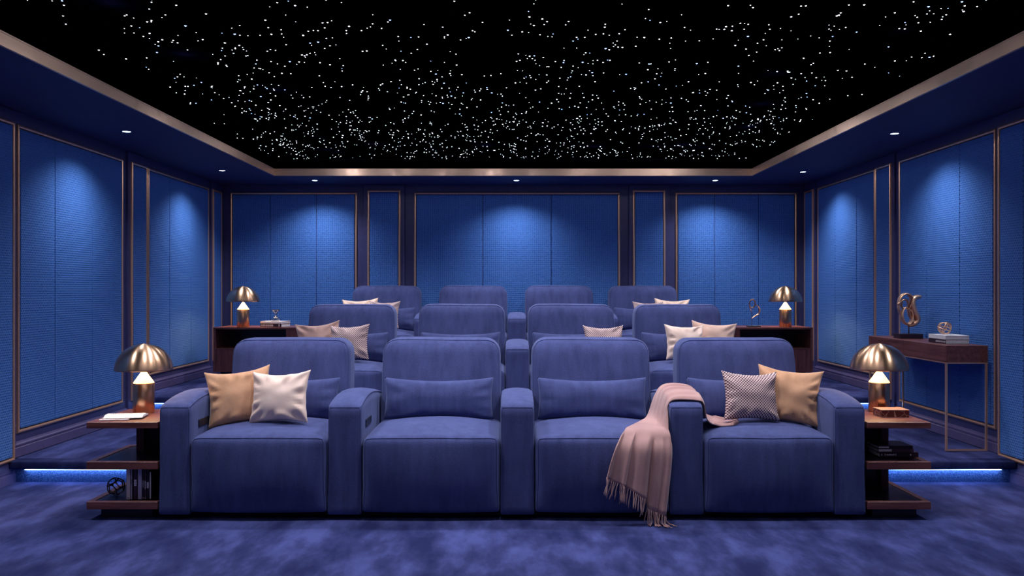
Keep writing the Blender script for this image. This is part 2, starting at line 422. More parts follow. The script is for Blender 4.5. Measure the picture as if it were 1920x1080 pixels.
for u0, u1, z1, n0, sp in ((431, 669, PZ, 0, (506, 593)), (689.5, 751.5, 2.318, 0.04, ()), (776, 1163, PZ, 0, (905, 1034)), (1186, 1247, 2.318, 0.04, ()), (1267, 1495, PZ, 0, (1340.5, 1423))):
    frame(wb, back, bx_(u0), bx_(u1), 0.476, z1, n0, True)
    boards(wb, back, bx_(u0), bx_(u1), 0.476, z1, n0, [bx_(x) for x in sp], m_weaveb)

# stepped baseboards with a moulded cap
BP = [(0, 0), (0.022, 0), (0.022, 0.058), (0.017, 0.062), (0.017, 0.068), (0.021, 0.071), (0.021, 0.080), (0.012, 0.086), (0.009, 0.094), (0, 0.096)]
def basebd(name, mp, segs, fl):
    mb = MB()
    for u0, u1, z in segs:
        k = len(BP); vs = [mp(u0, n, z+h) for n, h in BP]+[mp(u1, n, z+h) for n, h in BP]
        fs = [(i, (i+1) % k, k+(i+1) % k, k+i) for i in range(k)]+[tuple(range(k)), tuple(range(k, 2*k))[::-1]]
        sub = MB().add(vs, fs); flip(sub, fl); mb.add(sub.v, sub.f)
    return mb.build(name, m_base, kind='structure')
basebd('baseboard_left', left, [(YF, S1+0.10, 0), (S1+0.02, S2+0.08, T1), (S2+0.02, DB, T2)], False)
basebd('baseboard_right', right, [(YF, S1+0.10, 0), (S1+0.02, S2+0.08, T1), (S2+0.02, DB, T2)], True)
basebd('baseboard_back', back, [(-W+0.02, W-0.02, T2)], True)

# ceiling: star tray, soffit ring, bronze band, downlights
ceil = MB().box(-W, W, YF, DB, ZT, ZT+0.08).build('ceiling', m_star, kind='structure')
sf = MB(); sf.box(-W, -TX, YF, DB, ZS, ZT); sf.box(TX, W, YF, DB, ZS, ZT); sf.box(-TX, TX, TY, DB, ZS, ZT)
sf.build('soffit', m_soffit, ceil)
tl = MB(); t = 0.004
tl.box(-TX, -TX+t, YF, TY, ZS+0.066, ZT-0.001); tl.box(TX-t, TX, YF, TY, ZS+0.066, ZT-0.001); tl.box(-TX, TX, TY-t, TY, ZS+0.066, ZT-0.001)
tl.build('tray_lining', m_star, ceil)
bd = MB()
for k, (z0, z1, d) in enumerate(((ZS-0.004, ZS+0.006, 0.014), (ZS+0.006, ZS+0.062, 0.008), (ZS+0.060, ZS+0.067, 0.012))):
    bd.box(-TX, -TX+d, YF, TY, z0, z1); bd.box(TX-d, TX, YF, TY, z0, z1); bd.box(-TX, TX, TY-d, TY, z0, z1)
bd.build('trim_1', m_band, kind='structure')
# stars
pts = []
rs = random.Random(11)
while len(pts) < 2500:
    x = rs.uniform(-2.37, 2.37); y = rs.uniform(0.6, 8.44)
    dens = 0.55+0.45*min(1, max(0, (y-3.4)/2.2))
    dens *= 0.72+0.7*noise.noise(Vector((x*1.6, y*1.6, 3.0)))
    if rs.random() > dens: continue
    if abs(x) > 2.15 and rs.random() < 0.55: continue
    blue = y < 6.5 and rs.random() < 0.14
    r = rs.choice((0.0026, 0.0037, 0.0044, 0.0052)) * (1.25 if blue else 1)
    pts.append((x, y, r, blue))
    if rs.random() < 0.30: # close companions
        a = rs.uniform(0, 6.28); q = rs.uniform(0.03, 0.08); pts.append((max(-2.38, min(2.38, x+q*cos(a))), min(8.45, y+q*sin(a)), rs.choice((0.003, 0.0042)), False))
def star_me(mb, x, y, r, n=6):
    k = len(mb.v); mb.v += [(x+r*cos(2*PI*i/n), y+r*sin(2*PI*i/n), ZT-0.002) for i in range(n)]+[(x, y, ZT-0.002-r*0.6)]
    mb.f += [(k+(i+1) % n, k+i, k+n) for i in range(n)]
vis = sorted([p for p in pts if p[1] > 3.6], key=lambda p: -p[2]/p[1])
big = vis[:290]; bs = set(id(p) for p in big)
protos = {}
for p in big:
    key = (round(p[2], 4), p[3])
    if key not in protos:
        mb = MB(); star_me(mb, 0, 0, p[2]); mb.v = [(a, b, c-ZT) for a, b, c in mb.v]
        me = bpy.data.meshes.new('star_light'); me.from_pydata(mb.v, [], mb.f); me.materials.append(m_starb if p[3] else m_stars); protos[key] = me
    o = bpy.data.objects.new('star_light', protos[key]); o.location = (p[0], p[1], ZT); o.parent = ceil; COL.objects.link(o)
for flag, mat, nme in ((False, m_stars, 'star_field'), (True, m_starb, 'blue_star_field')):
    mb = MB()
    for p in pts:
        if id(p) not in bs and p[3] == flag: star_me(mb, p[0], p[1], p[2])
    mb.build(nme, mat, ceil, kind='stuff')

def downlight(x, y, label, power):
    e = empty('downlight', (x, y, ZS), 0, label, 'ceiling light', 'recessed downlights in the soffit')
    MB().lathe([(0.036, 0.0), (0.037, -0.003), (0.030, -0.0045), (0.028, -0.002)], 24).build('trim_ring', m_ring, e, True)
    n = 20; MB().add([(0.028*cos(2*PI*k/n), 0.028*sin(2*PI*k/n), -0.0022) for k in range(n)], [tuple(range(n))[::-1]]).build('lens', m_lens, e)
    l = bpy.data.lights.new('downlight_beam', 'SPOT'); l.energy = power; l.color = (0.88, 0.93, 1.0); l.spot_size = math.radians(132); l.spot_blend = 1.0; l.shadow_soft_size = 0.03
    o = bpy.data.objects.new('downlight_beam', l); o.location = (0, 0, -0.012); o.parent = e; COL.objects.link(o)
PW = 56
for x, y, lab in ((-2.80, 6.12, 'downlight in left soffit nearest the camera'), (-2.80, 8.13, 'downlight in left soffit by the back corner'),
                  (-2.08, 8.86, 'downlight in back soffit left of centre'), (0.035, 8.86, 'downlight in the middle of back soffit above widest panel'),
                  (2.12, 8.86, 'downlight in back soffit right of centre'), (2.82, 8.22, 'downlight in right soffit by the back corner'),
                  (2.80, 6.20, 'downlight in right soffit nearest the camera'), (-2.80, 4.1, 'downlight in left soffit, out of frame'), (2.80, 4.1, 'downlight in right soffit, out of frame')):
    downlight(x, y, lab, PW)

# ------------------------------------------------------------------ sofa rows
ARMS = [(-1.806, 0.165), (-0.899, 0.180), (0.023, 0.180), (0.926, 0.180), (1.797, 0.165)]
def arm_post(X, Y, Z):
    if Z > 0.35:
        f = (Z-0.35)/0.25
        t = max(0, min(1, Y/0.85)); Z += f*(0.045*sin(PI*min(1, t*1.15)**0.8) if t < 0.87 else 0.045*sin(PI*min(1, 0.87*1.15)**0.8)-0.02*(t-0.87)/0.13)
    return X, Y, Z
def ridge(fn, path): return [fn(*p) for p in path]
def lin(a, b, n): return [a+(b-a)*i/n for i in range(n+1)]
def make_sofa():
    e = empty('theater_sofa', (0, 0, 0), 0, 'front four-seat blue linen theatre sofa nearest the camera', 'sofa', 'rows of blue theatre sofas')
    MB().box(-1.84, 1.83, 0.10, 0.84, 0.0, 0.10).build('plinth', m_black, e)
    for i, (x, wd) in enumerate(ARMS):
        fn = rounded(x, 0.43, 0.315, wd/2, 0.43, 0.288, 0.020, 0.035, 0.026, 0.004, 0.004, 0.012, arm_post, 0.5)
        a = MB().cubegrid(fn, (10, 28, 18)).build('armrest', m_sofa, e, True)
        pb = MB()
        for sx in (-1, 1):
            pb.tube(ridge(fn, [(sx, v, 1) for v in lin(-1, 1, 40)]), 0.0034, 6)
            pb.tube(ridge(fn, [(sx*0.985, -1, z) for z in lin(-0.98, 1, 24)]), 0.0030, 6)
        pb.tube(ridge(fn, [(u, -1, 1) for u in lin(-1, 1, 12)]), 0.0030, 6)
        pb.build('piping', m_pipe, a, True)
        if i in (0, 1):
            X = x+wd/2+0.003
            cp = MB().box(X-0.004, X+0.004, 0.12, 0.29, 0.478, 0.518, bev=0.002).build('control_panel', m_black, a)
    for i in range(4):
        xa = ARMS[i][0]+ARMS[i][1]/2; xb = ARMS[i+1][0]-ARMS[i+1][1]/2; c = (xa+xb)/2; hw = (xb-xa)/2-0.004
        ph = i*1.7
        # footrest / seat block
        def spost(X, Y, Z, c=c, hw=hw, ph=ph):
            if Y < 0.12: # front face narrows a little to the bottom
                k = max(0, (0.40-Z)/0.4); Y += 0.02*k*k
            Y += 0.003*noise.noise(Vector((X*5+ph, 3.3, Z*5)))
            Z += 0.004*noise.noise(Vector((X*4, Y*4, ph)))*(1 if Z > 0.3 else 0)
            return X, Y, Z
        fn = rounded(c, 0.315, 0.245, hw, 0.335, 0.203, 0.055, 0.045, 0.036, 0.004, 0.022, 0.045, spost, 0.4)
        s = MB().cubegrid(fn, (24, 20, 16)).build('seat', m_sofa, e, True)
        pb = MB()
        path = [(-1, -1, z) for z in lin(-0.97, 1, 20)][:-1]+[(u, -1, 1) for u in lin(-1, 1, 40)]+[(1, -1, z) for z in lin(1, -0.97, 20)][1:]
        pb.tube(ridge(fn, path), 0.0032, 6)
        pb.build('piping', m_pipe, s, True)
        # backrest
        bw = 0.362
        def bpost(X, Y, Z, ph=ph, c=c):
            Y += max(0, Z-0.42)*0.16
            w_ = 1-0.03*max(0, (Z-0.7)/0.25)**2
            X = c+(X-c)*w_
            if Z > 0.8: Z += 0.008*noise.noise(Vector((X*3.1, 1.0, ph)))
            Y += 0.008*noise.noise(Vector((X*4, ph, Z*4)))
            return X, Y, Z
        fn = rounded(c, 0.685, 0.635, bw, 0.11, 0.293, 0.085, 0.045, 0.085, 0.0, 0.024, 0.004, bpost)
        b = MB().cubegrid(fn, (26, 8, 24)).build('backrest', m_sofa, e, True)
        pb = MB()
        path = [(-1, -0.72, z) for z in lin(-0.6, 1, 30)][:-1]+[(u, -0.72, 1) for u in lin(-1, 1, 50)]+[(1, -0.72, z) for z in lin(1, -0.6, 30)][1:]
        pb.tube(ridge(fn, path), 0.0036, 6)
        path2 = [(p[0], 0.8, p[2]) for p in path]; pb.tube(ridge(fn, path2), 0.0034, 6)
        pb.build('piping', m_pipe, b, True)
        # lumbar cushion
        lc = pillow_mesh(0.325, 0.125, 0.062, 0.02, 0.085, seed=ph+2, nx=30, nz=14, wr=0.008)
        o = lc.build('lumbar_cushion', m_sofa, e, True); o.location = (c-0.004, 0.535, 0.582); o.rotation_euler = (math.radians(-9), 0, 0)
        MB().box(c-0.35, c+0.35, 0.74, 0.84, 0.05, 0.56, bev=0.015).build('back_frame', m_sofa, e)
    return e
def pillow_mesh(hw, hh, th, cx_, cz_, seed=0.0, nx=26, nz=26, wr=0.019):
    mb = MB(); vs = []; fs = []; idx = {}
    def P(i, j, s):
        u = 2*i/nx-1; v = 2*j/nz-1
        edge = (i in (0, nx)) or (j in (0, nz))
        key = (i, j, 0 if edge else s)
        if key in idx: return idx[key]
        e = lambda t: math.copysign(1-(1-abs(t))**1.35, t)
        u, v = e(u), e(v)
        x = hw*u*(1-cx_*(1-v*v)*1.6); z = hh*v*(1-cz_*(1-u*u)*1.6*(1.3 if v > 0 else 0.8))
        t = max(0, (1-u*u))*max(0, (1-v*v)); y = th*(t**0.42)
        q = 1-max(abs(u), abs(v))
        rim = math.exp(-((q-0.18)/0.16)**2)
        ang = math.atan2(v, u)
        y += wr*rim*noise.noise(Vector((cos(ang)*4.6+seed, sin(ang)*4.6, seed*0.7)))*1.6 if not edge else 0
        y += wr*0.7*noise.noise(Vector((u*1.8+seed, v*1.8, seed)))*(t**0.5)
        z += 0.012*hh*noise.noise(Vector((u*2.5, seed, 0)))*(abs(v) > 0.5)
        y = max(y, 0.0015) if not edge else 0
        idx[key] = len(vs); vs.append((x, -y if s > 0 else y*0.9, z)); return idx[key]
    for i in range(nx):
        for j in range(nz):
            fs.append((P(i,j,1), P(i+1,j,1), P(i+1,j+1,1), P(i,j+1,1))); fs.append((P(i,j,-1), P(i,j+1,-1), P(i+1,j+1,-1), P(i+1,j,-1)))
    mb.v = vs; mb.f = fs; return mb
ROW = [(0.0, 4.5, 0.0), (0.010, 6.38, T1), (0.014, 8.28, T2)]
sofa = make_sofa(); sofa.location = ROW[0]
r2 = copy_tree(sofa); r2.location = (ROW[1][0], ROW[1][1], ROW[1][2]+0.022); relabel(r2, 'middle four-seat blue linen theatre sofa on the first carpeted step')
r3 = copy_tree(sofa); r3.location = (ROW[2][0], ROW[2][1], ROW[2][2]+0.006); relabel(r3, 'rear four-seat blue linen theatre sofa against the back wall')
# ------------------------------------------------------------------ scatter pillows
def pillow(x, y, D, w_, h, roll, yaw, pitch, mat, label, group, seed, th=0.06):
    mb = pillow_mesh(w_/2, h/2, th, 0.075, 0.085, seed=seed)
    o = mb.build('throw_pillow', mat, None, True, label=label, category='pillow', group=group)
    o.location = px(x, y, D); o.rotation_euler = (math.radians(-pitch), math.radians(roll), math.radians(yaw)); return o
G1, G2, G3 = 'scatter pillows on the front sofa', 'scatter pillows on the middle sofa', 'scatter pillows on the rear sofa'
pillow(449, 743, 4.83, 0.366, 0.325, -6, 14, 14, m_tan, 'tan velvet pillow at the left end of the front sofa', G1, 1.3, 0.07)
pillow(525, 744, 4.75, 0.338, 0.298, -2, -4, 16, m_blush, 'pale blush satin pillow on the front sofa overlapping a tan one', G1, 2.9, 0.07)
pillow(1407, 742, 4.76, 0.322, 0.282, 2, 4, 16, m_check, 'cream pillow with dark dotted check on the front sofa', G1, 4.1, 0.065)
pillow(1478, 741, 4.83, 0.364, 0.325, 6, -14, 14, m_tan, 'tan velvet pillow at the right end of the front sofa', G1, 5.7, 0.07)
pillow(598, 643, 6.74, 0.352, 0.34, -5, 12, 14, m_taupe, 'taupe pillow at the left end of the middle sofa', G2, 6.2)
pillow(655, 642, 6.65, 0.325, 0.29, -3, -6, 16, m_check, 'dotted check pillow leaning on the taupe one, middle sofa', G2, 7.4)
pillow(1132, 645, 6.78, 0.33, 0.31, 0, 3, 16, m_check, 'dotted check pillow right of the centre armrest, middle sofa', G2, 8.8)
pillow(1284, 642, 6.65, 0.325, 0.29, 2, 8, 16, m_blush, 'pale pink pillow on the right of the middle sofa', G2, 9.1)
pillow(1337, 642, 6.74, 0.357, 0.34, 4, -10, 14, m_sand, 'sand coloured pillow at the right end of the middle sofa', G2, 10.3)
pillow(677, 590, 8.64, 0.37, 0.34, -3, 10, 14, m_pink, 'peach pillow at the left end of the rear sofa', G3, 11.9)
pillow(720, 590, 8.54, 0.325, 0.29, 0, -6, 16, m_check, 'dotted check pillow at the left of the rear sofa', G3, 12.4)
pillow(1216, 591, 8.54, 0.325, 0.29, 1, 8, 16, m_check, 'dotted check pillow at the right of the rear sofa', G3, 13.6)
pillow(1259, 590, 8.64, 0.36, 0.34, 2, -8, 14, m_pink, 'peach pillow at the right end of the rear sofa', G3, 14.2)

# ------------------------------------------------------------------ throw blanket
def catm(P, t):
    n = len(P)-1; s = t*n; i = min(int(s), n-1); f = s-i
    p0 = P[max(i-1, 0)]; p1 = P[i]; p2 = P[i+1]; p3 = P[min(i+2, n)]
    return 0.5*((2*p1)+(p2-p0)*f+(2*p0-5*p1+4*p2-p3)*f*f+(3*p1-p0-3*p2+p3)*f**3)
AX0, AX1 = 0.926-0.09, 0.926+0.09
def W3(x, y, z): return Vector((x, y, z))
guides = [
 (0.00, [px(1378,785,4.86), px(1356,786,4.88), W3(1.075,4.90,0.53), W3(1.034,4.89,0.645), W3(0.99,4.89,0.672), W3(0.87,4.88,0.672), W3(0.815,4.86,0.62), px(1214,779,4.82), px(1199,790,4.72), px(1172,805,4.50), px(1158,829,4.425), px(1147,858,4.405), px(1137,895,4.40)]),
 (0.30, [px(1378,789,4.80), px(1354,790,4.82), W3(1.07,4.83,0.53), W3(1.034,4.82,0.645), W3(0.99,4.81,0.675), W3(0.87,4.80,0.675), W3(0.822,4.78,0.62), px(1224,782,4.74), px(1212,796,4.62), px(1195,808,4.49), px(1186,832,4.420), px(1180,864,4.405), px(1172,912,4.40)]),
 (0.55, [px(1378,792,4.73), px(1352,794,4.75), W3(1.065,4.75,0.53), W3(1.034,4.74,0.64), W3(0.99,4.73,0.668), W3(0.87,4.72,0.668), W3(0.828,4.70,0.62), px(1231,784,4.68), px(1225,798,4.56), px(1221,810,4.48), px(1218,834,4.410), px(1214,870,4.395), px(1209,934,4.39)]),
 (0.62, [px(1378,793,4.71), px(1351,795,4.73), W3(1.062,4.72,0.53), W3(1.034,4.70,0.64), W3(0.99,4.69,0.662), W3(0.87,4.68,0.662), W3(0.830,4.66,0.62), px(1234,785,4.66), px(1229,799,4.56), px(1226,812,4.49), px(1224,836,4.440), px(1221,872,4.435), px(1213,950,4.425)]),
 (0.80, [px(1378,795,4.68), px(1350,797,4.70), W3(1.060,4.66,0.53), W3(1.034,4.63,0.635), W3(0.99,4.62,0.650), W3(0.87,4.61,0.650), W3(0.832,4.60,0.61), px(1243,782,4.60), px(1241,800,4.52), px(1241,815,4.465), px(1243,838,4.415), px(1241,874,4.40), px(1230,960,4.395)]),
 (1.00, [px(1376,798,4.66), px(1347,799,4.67), W3(1.058,4.60,0.52), W3(1.032,4.57,0.61), W3(0.99,4.56,0.632), W3(0.87,4.56,0.632), W3(0.832,4.55,0.60), px(1252,775,4.53), px(1253,802,4.478), px(1256,818,4.460), px(1259,840,4.445), px(1258,875,4.435), px(1248,966,4.415)]),
]
def throw():
    NU, NV = 90, 64; vs = []; fs = []
    gv = [g[0] for g in guides]
    for i in range(NU+1):
        u = i/NU; row = [catm(g[1], u) for g in guides]
        for j in range(NV+1):
            v = j/NV
            k = max(a for a in range(len(gv)-1) if gv[a] <= v+1e-9); f = (v-gv[k])/(gv[k+1]-gv[k]); f = f*f*(3-2*f)*0.5+f*0.5
            p = row[k].lerp(row[k+1], f)
            hang = max(0, min(1, (u-0.62)/0.25)); top = 1-min(1, abs(u-0.38)/0.25)
            wv = sin(v*PI*8.5+1.1+0.8*u)*0.7+sin(v*PI*15+2.0*u)*0.35
            p = p+Vector((0.004*hang*sin(v*PI*11), -0.017*hang*(wv+0.5), 0))
            if top > 0: p = p+Vector((0, 0, max(0, 0.009*top*(sin(v*PI*9+0.8*sin(u*7))+0.3))))
            if u < 0.12: p = p+Vector((0, 0, 0.010*sin(v*PI*7)))
            vs.append(p)
    def clear(p):
        if p.x < AX0-0.001 and 4.3 < p.y < 4.95:
            cy, cz, r = 4.505, 0.425, 0.068
            if p.y < cy and p.z > cz:
                d = Vector((0, p.y-cy, p.z-cz)); L = d.length
                if 0 < L < r: p = Vector((p.x, cy+d.y/L*r, cz+d.z/L*r))
            elif p.y >= cy: p.z = max(p.z, cz+r)
            elif p.z <= cz: p.y = min(p.y, cy-r)
        elif p.z < 0.58 and AX0-0.001 <= p.x < AX1 and p.y < 4.6: p.y = min(p.y, 4.488)
        return p
    for it in range(3):
        vs = [clear(p.copy()) for p in vs]
        for ps in range(2):
            nv = [p.copy() for p in vs]
            for i in range(int(NU*0.5), NU):
                for j in range(1, NV):
                    a = i*(NV+1)+j; nv[a] = vs[a]*0.5+(vs[a-NV-1]+vs[a+NV+1]+vs[a-1]+vs[a+1])*0.125
            vs = nv
    vs = [tuple(clear(p)) for p in vs]
    for i in range(NU):
        for j in range(NV):
            a = i*(NV+1)+j; fs.append((a, a+1, a+NV+2, a+NV+1))
    mb = MB().add(vs, fs); o = mb.build('throw_blanket', m_throw, None, True, label='dusty mauve fringed blanket draped over an armrest of the front sofa', category='blanket')
    sm = o.modifiers.new('thick', 'SOLIDIFY'); sm.thickness = 0.006; sm.offset = 0
    # fringe at the hem and at the other end
    base = NU*(NV+1); fr = MB(); rr = random.Random(5); n = 46
    for k in range(n):
        q = k/(n-1)*NV; j = min(int(q), NV-1); p = Vector(vs[base+j]).lerp(Vector(vs[base+j+1]), q-j)
        v = k/(n-1); path = [p+Vector((0, 0, 0.004))]; ln = 0.085+rr.uniform(-0.008, 0.008)
        dx = rr.uniform(-0.02, 0.02)-(0.018 if v < 0.6 else 0)
        c = p.copy()
        for s in range(6):
            c = c+Vector((dx/6+rr.uniform(-0.002, 0.002), -0.001, -ln/6))
            if c.z < 0.006:
                c.z = 0.006+rr.uniform(0, 0.003); c.x += (v-0.75)*0.05+rr.uniform(-0.008, 0.008); c.y -= 0.012
            path.append(c.copy())
        fr.tube(path, [0.0030]*5+[0.0026, 0.0018], 5)
    fr.build('fringe', m_throw, o, True, kind='stuff')
    kn = MB(); 
    for k in range(9):
        v = (k+0.5)/9; j = int(v*NV); p = Vector(vs[j]); q = p+Vector((0.005, 0, 0.004))
        path = [q, q+Vector((0.012, rr.uniform(-0.01, 0.01), 0.006)), q+Vector((0.006, rr.uniform(-0.012, 0.012), 0.014)), q+Vector((-0.014, 0.0, 0.012)), q+Vector((-0.022, rr.uniform(-0.01, 0.01), 0.006))]
        kn.tube(path, 0.0038, 6)
    kn.build('curled_fringe', m_throw, o, True, kind='stuff')
    return o
throw()

# ------------------------------------------------------------------ lamps
def make_lamp():
    e = empty('mushroom_lamp', (0, 0, 0), 0, '', 'table lamp', 'brass dome lamps')
    MB().lathe([(0.0, 0.0), (0.057, 0.0), (0.0585, 0.002), (0.0585, 0.168), (0.057, 0.170), (0.0, 0.170)], 48).build('base', m_lamp, e, True)
    MB().lathe([(0.0575, 0.1705), (0.009, 0.240), (0.005, 0.30), (0.0, 0.30)], 48).build('light_cone', m_cone, e, False)
    R = 0.158; H = 0.150; z0 = 0.245
    pr = [(R*cos(a)**1.0, z0+H*sin(a)) for a in [PI/2*i/22 for i in range(23)]]
    pi_ = [(max(0.0005, (R-0.003)*cos(a)), z0+0.0005+(H-0.003)*sin(a)) for a in [PI/2*(1-i/22) for i in range(23)]]
    MB().lathe([(R-0.003, z0+0.0005)]+pr, 64).build('dome_shade', m_dome, e, True)
    sh = MB().lathe(pi_, 64).build('shade_lining', m_dome_in, e, True)
    MB().lathe([(0.0, 0.399), (0.004, 0.398), (0.005, 0.394), (0.004, 0.390)], 16).build('finial', m_lamp, e, True)
    for k in range(2):
        l = bpy.data.lights.new('lamp_bulb', 'POINT'); l.energy = 3.0; l.color = (1.0, 0.66, 0.36); l.shadow_soft_size = 0.012
        o = bpy.data.objects.new('lamp_bulb', l); a = PI*k+0.6; o.location = (0.05*cos(a), 0.05*sin(a), 0.30); o.parent = e; COL.objects.link(o)
    return e
ZTOP = 0.523; CT = 1.23-71.0*8.1/FPX
lamp = make_lamp(); lamp.location = ((269.5-VX)*4.87/FPX, 4.87, ZTOP); relabel(lamp, 'brass dome lamp on the left front side table with notebooks')
for (x, y, z, lab) in (((1648.5-VX)*4.90/FPX, 4.90, ZTOP, 'brass dome lamp on the right front side table behind the veined box'),
                       ((456-VX)*8.22/FPX, 8.22, CT, 'brass dome lamp on the left rear cabinet'), ((1472.5-VX)*8.22/FPX, 8.22, CT, 'brass dome lamp on the right rear cabinet')):
    c = copy_tree(lamp); c.location = (x, y, z); relabel(c, lab)

# ------------------------------------------------------------------ side tables
def side_table(s, x_in, x_out, label):
    e = empty('side_table', ((x_in+x_out)/2, 4.75, 0), 0, label, 'side table', 'walnut side tables beside the front sofa')
    cx = (x_in+x_out)/2; L = lambda x: x-cx
    a, b = sorted((L(x_in), L(x_out))); y0, y1 = -0.25, 0.25
    def slab(z1, th, name, inlay):
        MB().box(a, b, y0, y1, z1-th, z1, bev=0.002).build(name, m_wood, e)
    slab(ZTOP, 0.033, 'tabletop', False)
    for z1 in (0.312, 0.099):
        t = 0.042; mb = MB(); th = 0.040; bw = 0.032
        mb.box(a, b, y0, y0+bw, z1-th, z1, bev=0.0015); mb.box(a, b, y1-bw, y1, z1-th, z1, bev=0.0015)
        so = (a, a+bw) if s < 0 else (b-bw, b); mb.box(so[0], so[1], y0+bw, y1-bw, z1-th, z1)
        o = mb.build('shelf', m_wood, e)
        ia, ib = (a+bw, b) if s < 0 else (a, b-bw)
        MB().box(ia, ib, y0+bw, y1-bw, z1-th+0.004, z1-0.003).build('shelf_inlay', m_inlay, o)
    # upright box between the shelves
    u0, u1 = (b-0.235, b) if s < 0 else (a, a+0.235)
    for z0, z1 in ((0.312, ZTOP-0.033), (0.099, 0.272)):
        MB().box(u0, u1, 0.085, 0.22, z0-0.004, z1, bev=0.001).build('upright_panel', m_inlay, e)
        e0, e1 = (u0-0.012, u0+0.03) if s < 0 else (u1-0.03, u1+0.012)
        MB().box(e0, e1, 0.052, 0.21, z0-0.004, z1, bev=0.001).build('upright_edge', m_woodz, e)
    MB().box(a+0.05, b-0.05, y0+0.06, y1-0.06, 0.0, 0.062).build('plinth', m_black, e)
    return e
side_table(-1, -1.895, -2.273, 'walnut three-tier side table left of the front sofa with upright books')
side_table(1, 1.888, 2.227, 'walnut three-tier side table right of the front sofa with a veined box')

# books upright, left table
def upright_book(x0, x1, h, mat, label, marks, grp):
    D = 4.555; a = (x0-VX)*D/FPX; b = (x1-VX)*D/FPX; z = 0.0995
    e = empty('book', ((a+b)/2, D, z), 0, label, 'book', grp); hw = (b-a)/2*0.96
    MB().box(-hw, -hw+0.0012, 0, 0.16, 0, h).box(hw-0.0012, hw, 0, 0.16, 0, h).box(-hw, hw, 0, 0.0012, 0, h).build('cover', mat, e)
    MB().box(-hw+0.0013, hw-0.0013, 0.0014, 0.156, 0.003, h-0.003).build('pages', m_white, e)
    if marks:
        mb = MB(); rr = random.Random(int(x0))
        for z0, z1, f in marks: mb.box(-hw*f, hw*f, -0.0004, 0.0, z0, z1)
        mb.build('spine_print', m_print if mat in (m_dark, m_plum) else m_dark, e)
UG = 'upright books on the left side table'
glyph = lambda z0, n, f: [(z0+0.0045*i, z0+0.0045*i+0.003, f*(0.6+0.4*((i*7) % 3)/2)) for i in range(n)]
for a in ((236.6, 244.6, 0.165, m_cream, 'thick cream book leftmost in the upright row', [(0.006, 0.009, 0.4)]), (244.8, 248.0, 0.163, m_lilac, 'thin lilac book right of the cream one', glyph(0.08, 7, 0.5)),
          (248.4, 250.0, 0.150, m_dark, 'very thin dark book left of the wider plum one', None),
          (250.2, 257.2, 0.160, m_plum, 'plum book with a pale square on its spine', [(0.072, 0.080, 0.7), (0.082, 0.092, 0.8), (0.094, 0.106, 0.7)]),
          (258.0, 266.2, 0.164, m_lilac, 'thick pale lilac book in the middle of the row', None), (266.5, 270.0, 0.158, m_dark, 'dark book with small dotted print', glyph(0.062, 9, 0.5)+[(0.004, 0.010, 0.5)]),
          (270.2, 274.4, 0.158, m_plum, 'plum book with white lettering down its spine', glyph(0.055, 10, 0.7)+[(0.004, 0.009, 0.5)]), (274.6, 279.6, 0.158, m_dark, 'dark book with a pale band on the spine', [(0.060, 0.092, 0.75)]),
          (280.6, 283.2, 0.150, m_dark, 'thin booklet with white spine, rightmost in the row', [(0.003, 0.147, 0.98)])):
    upright_book(*a, UG)

# lattice orb
def orb(loc, R, r, mat, name, label, cat, rings):
    e = MB()
    for (ax, off) in rings:
        ax = Vector(ax).normalized(); a = ax.orthogonal().normalized(); b = ax.cross(a); q = math.sqrt(1-off*off)
        e.tube([(ax*off+(a*cos(t)+b*sin(t))*q)*(R-r) for t in [2*PI*i/40 for i in range(40)]], r, 8, True)
    o = e.build(name, mat, None, True, label=label, category=cat); o.location = loc; return o
phi = (1+5**0.5)/2
import itertools
dv = [Vector(v) for v in [(a, b, c) for a in (-1, 1) for b in (-1, 1) for c in (-1, 1)]+[(0, a/phi, b*phi) for a in (-1, 1) for b in (-1, 1)]+[(a/phi, b*phi, 0) for a in (-1, 1) for b in (-1, 1)]+[(a*phi, 0, b/phi) for a in (-1, 1) for b in (-1, 1)]]
om = MB(); Ro = 0.049
rot = Matrix.Rotation(0.5, 3, 'X') @ Matrix.Rotation(0.35, 3, 'Y')
for i, j in itertools.combinations(range(20), 2):
    if (dv[i]-dv[j]).length < 1.3:
        om.tube([rot @ ((dv[i].lerp(dv[j], t)).normalized()*(Ro-0.0035)) for t in lin(0, 1, 6)], [0.0052, 0.0040, 0.0034, 0.0032, 0.0034, 0.0040, 0.0052], 8)
oo = om.build('lattice_orb', m_dkbrass, None, True, label='dark bronze openwork ball on the bottom shelf of left side table', category='ornament'); oo.location = ((217.5-VX)*4.66/FPX, 4.66, 0.0965+Ro)

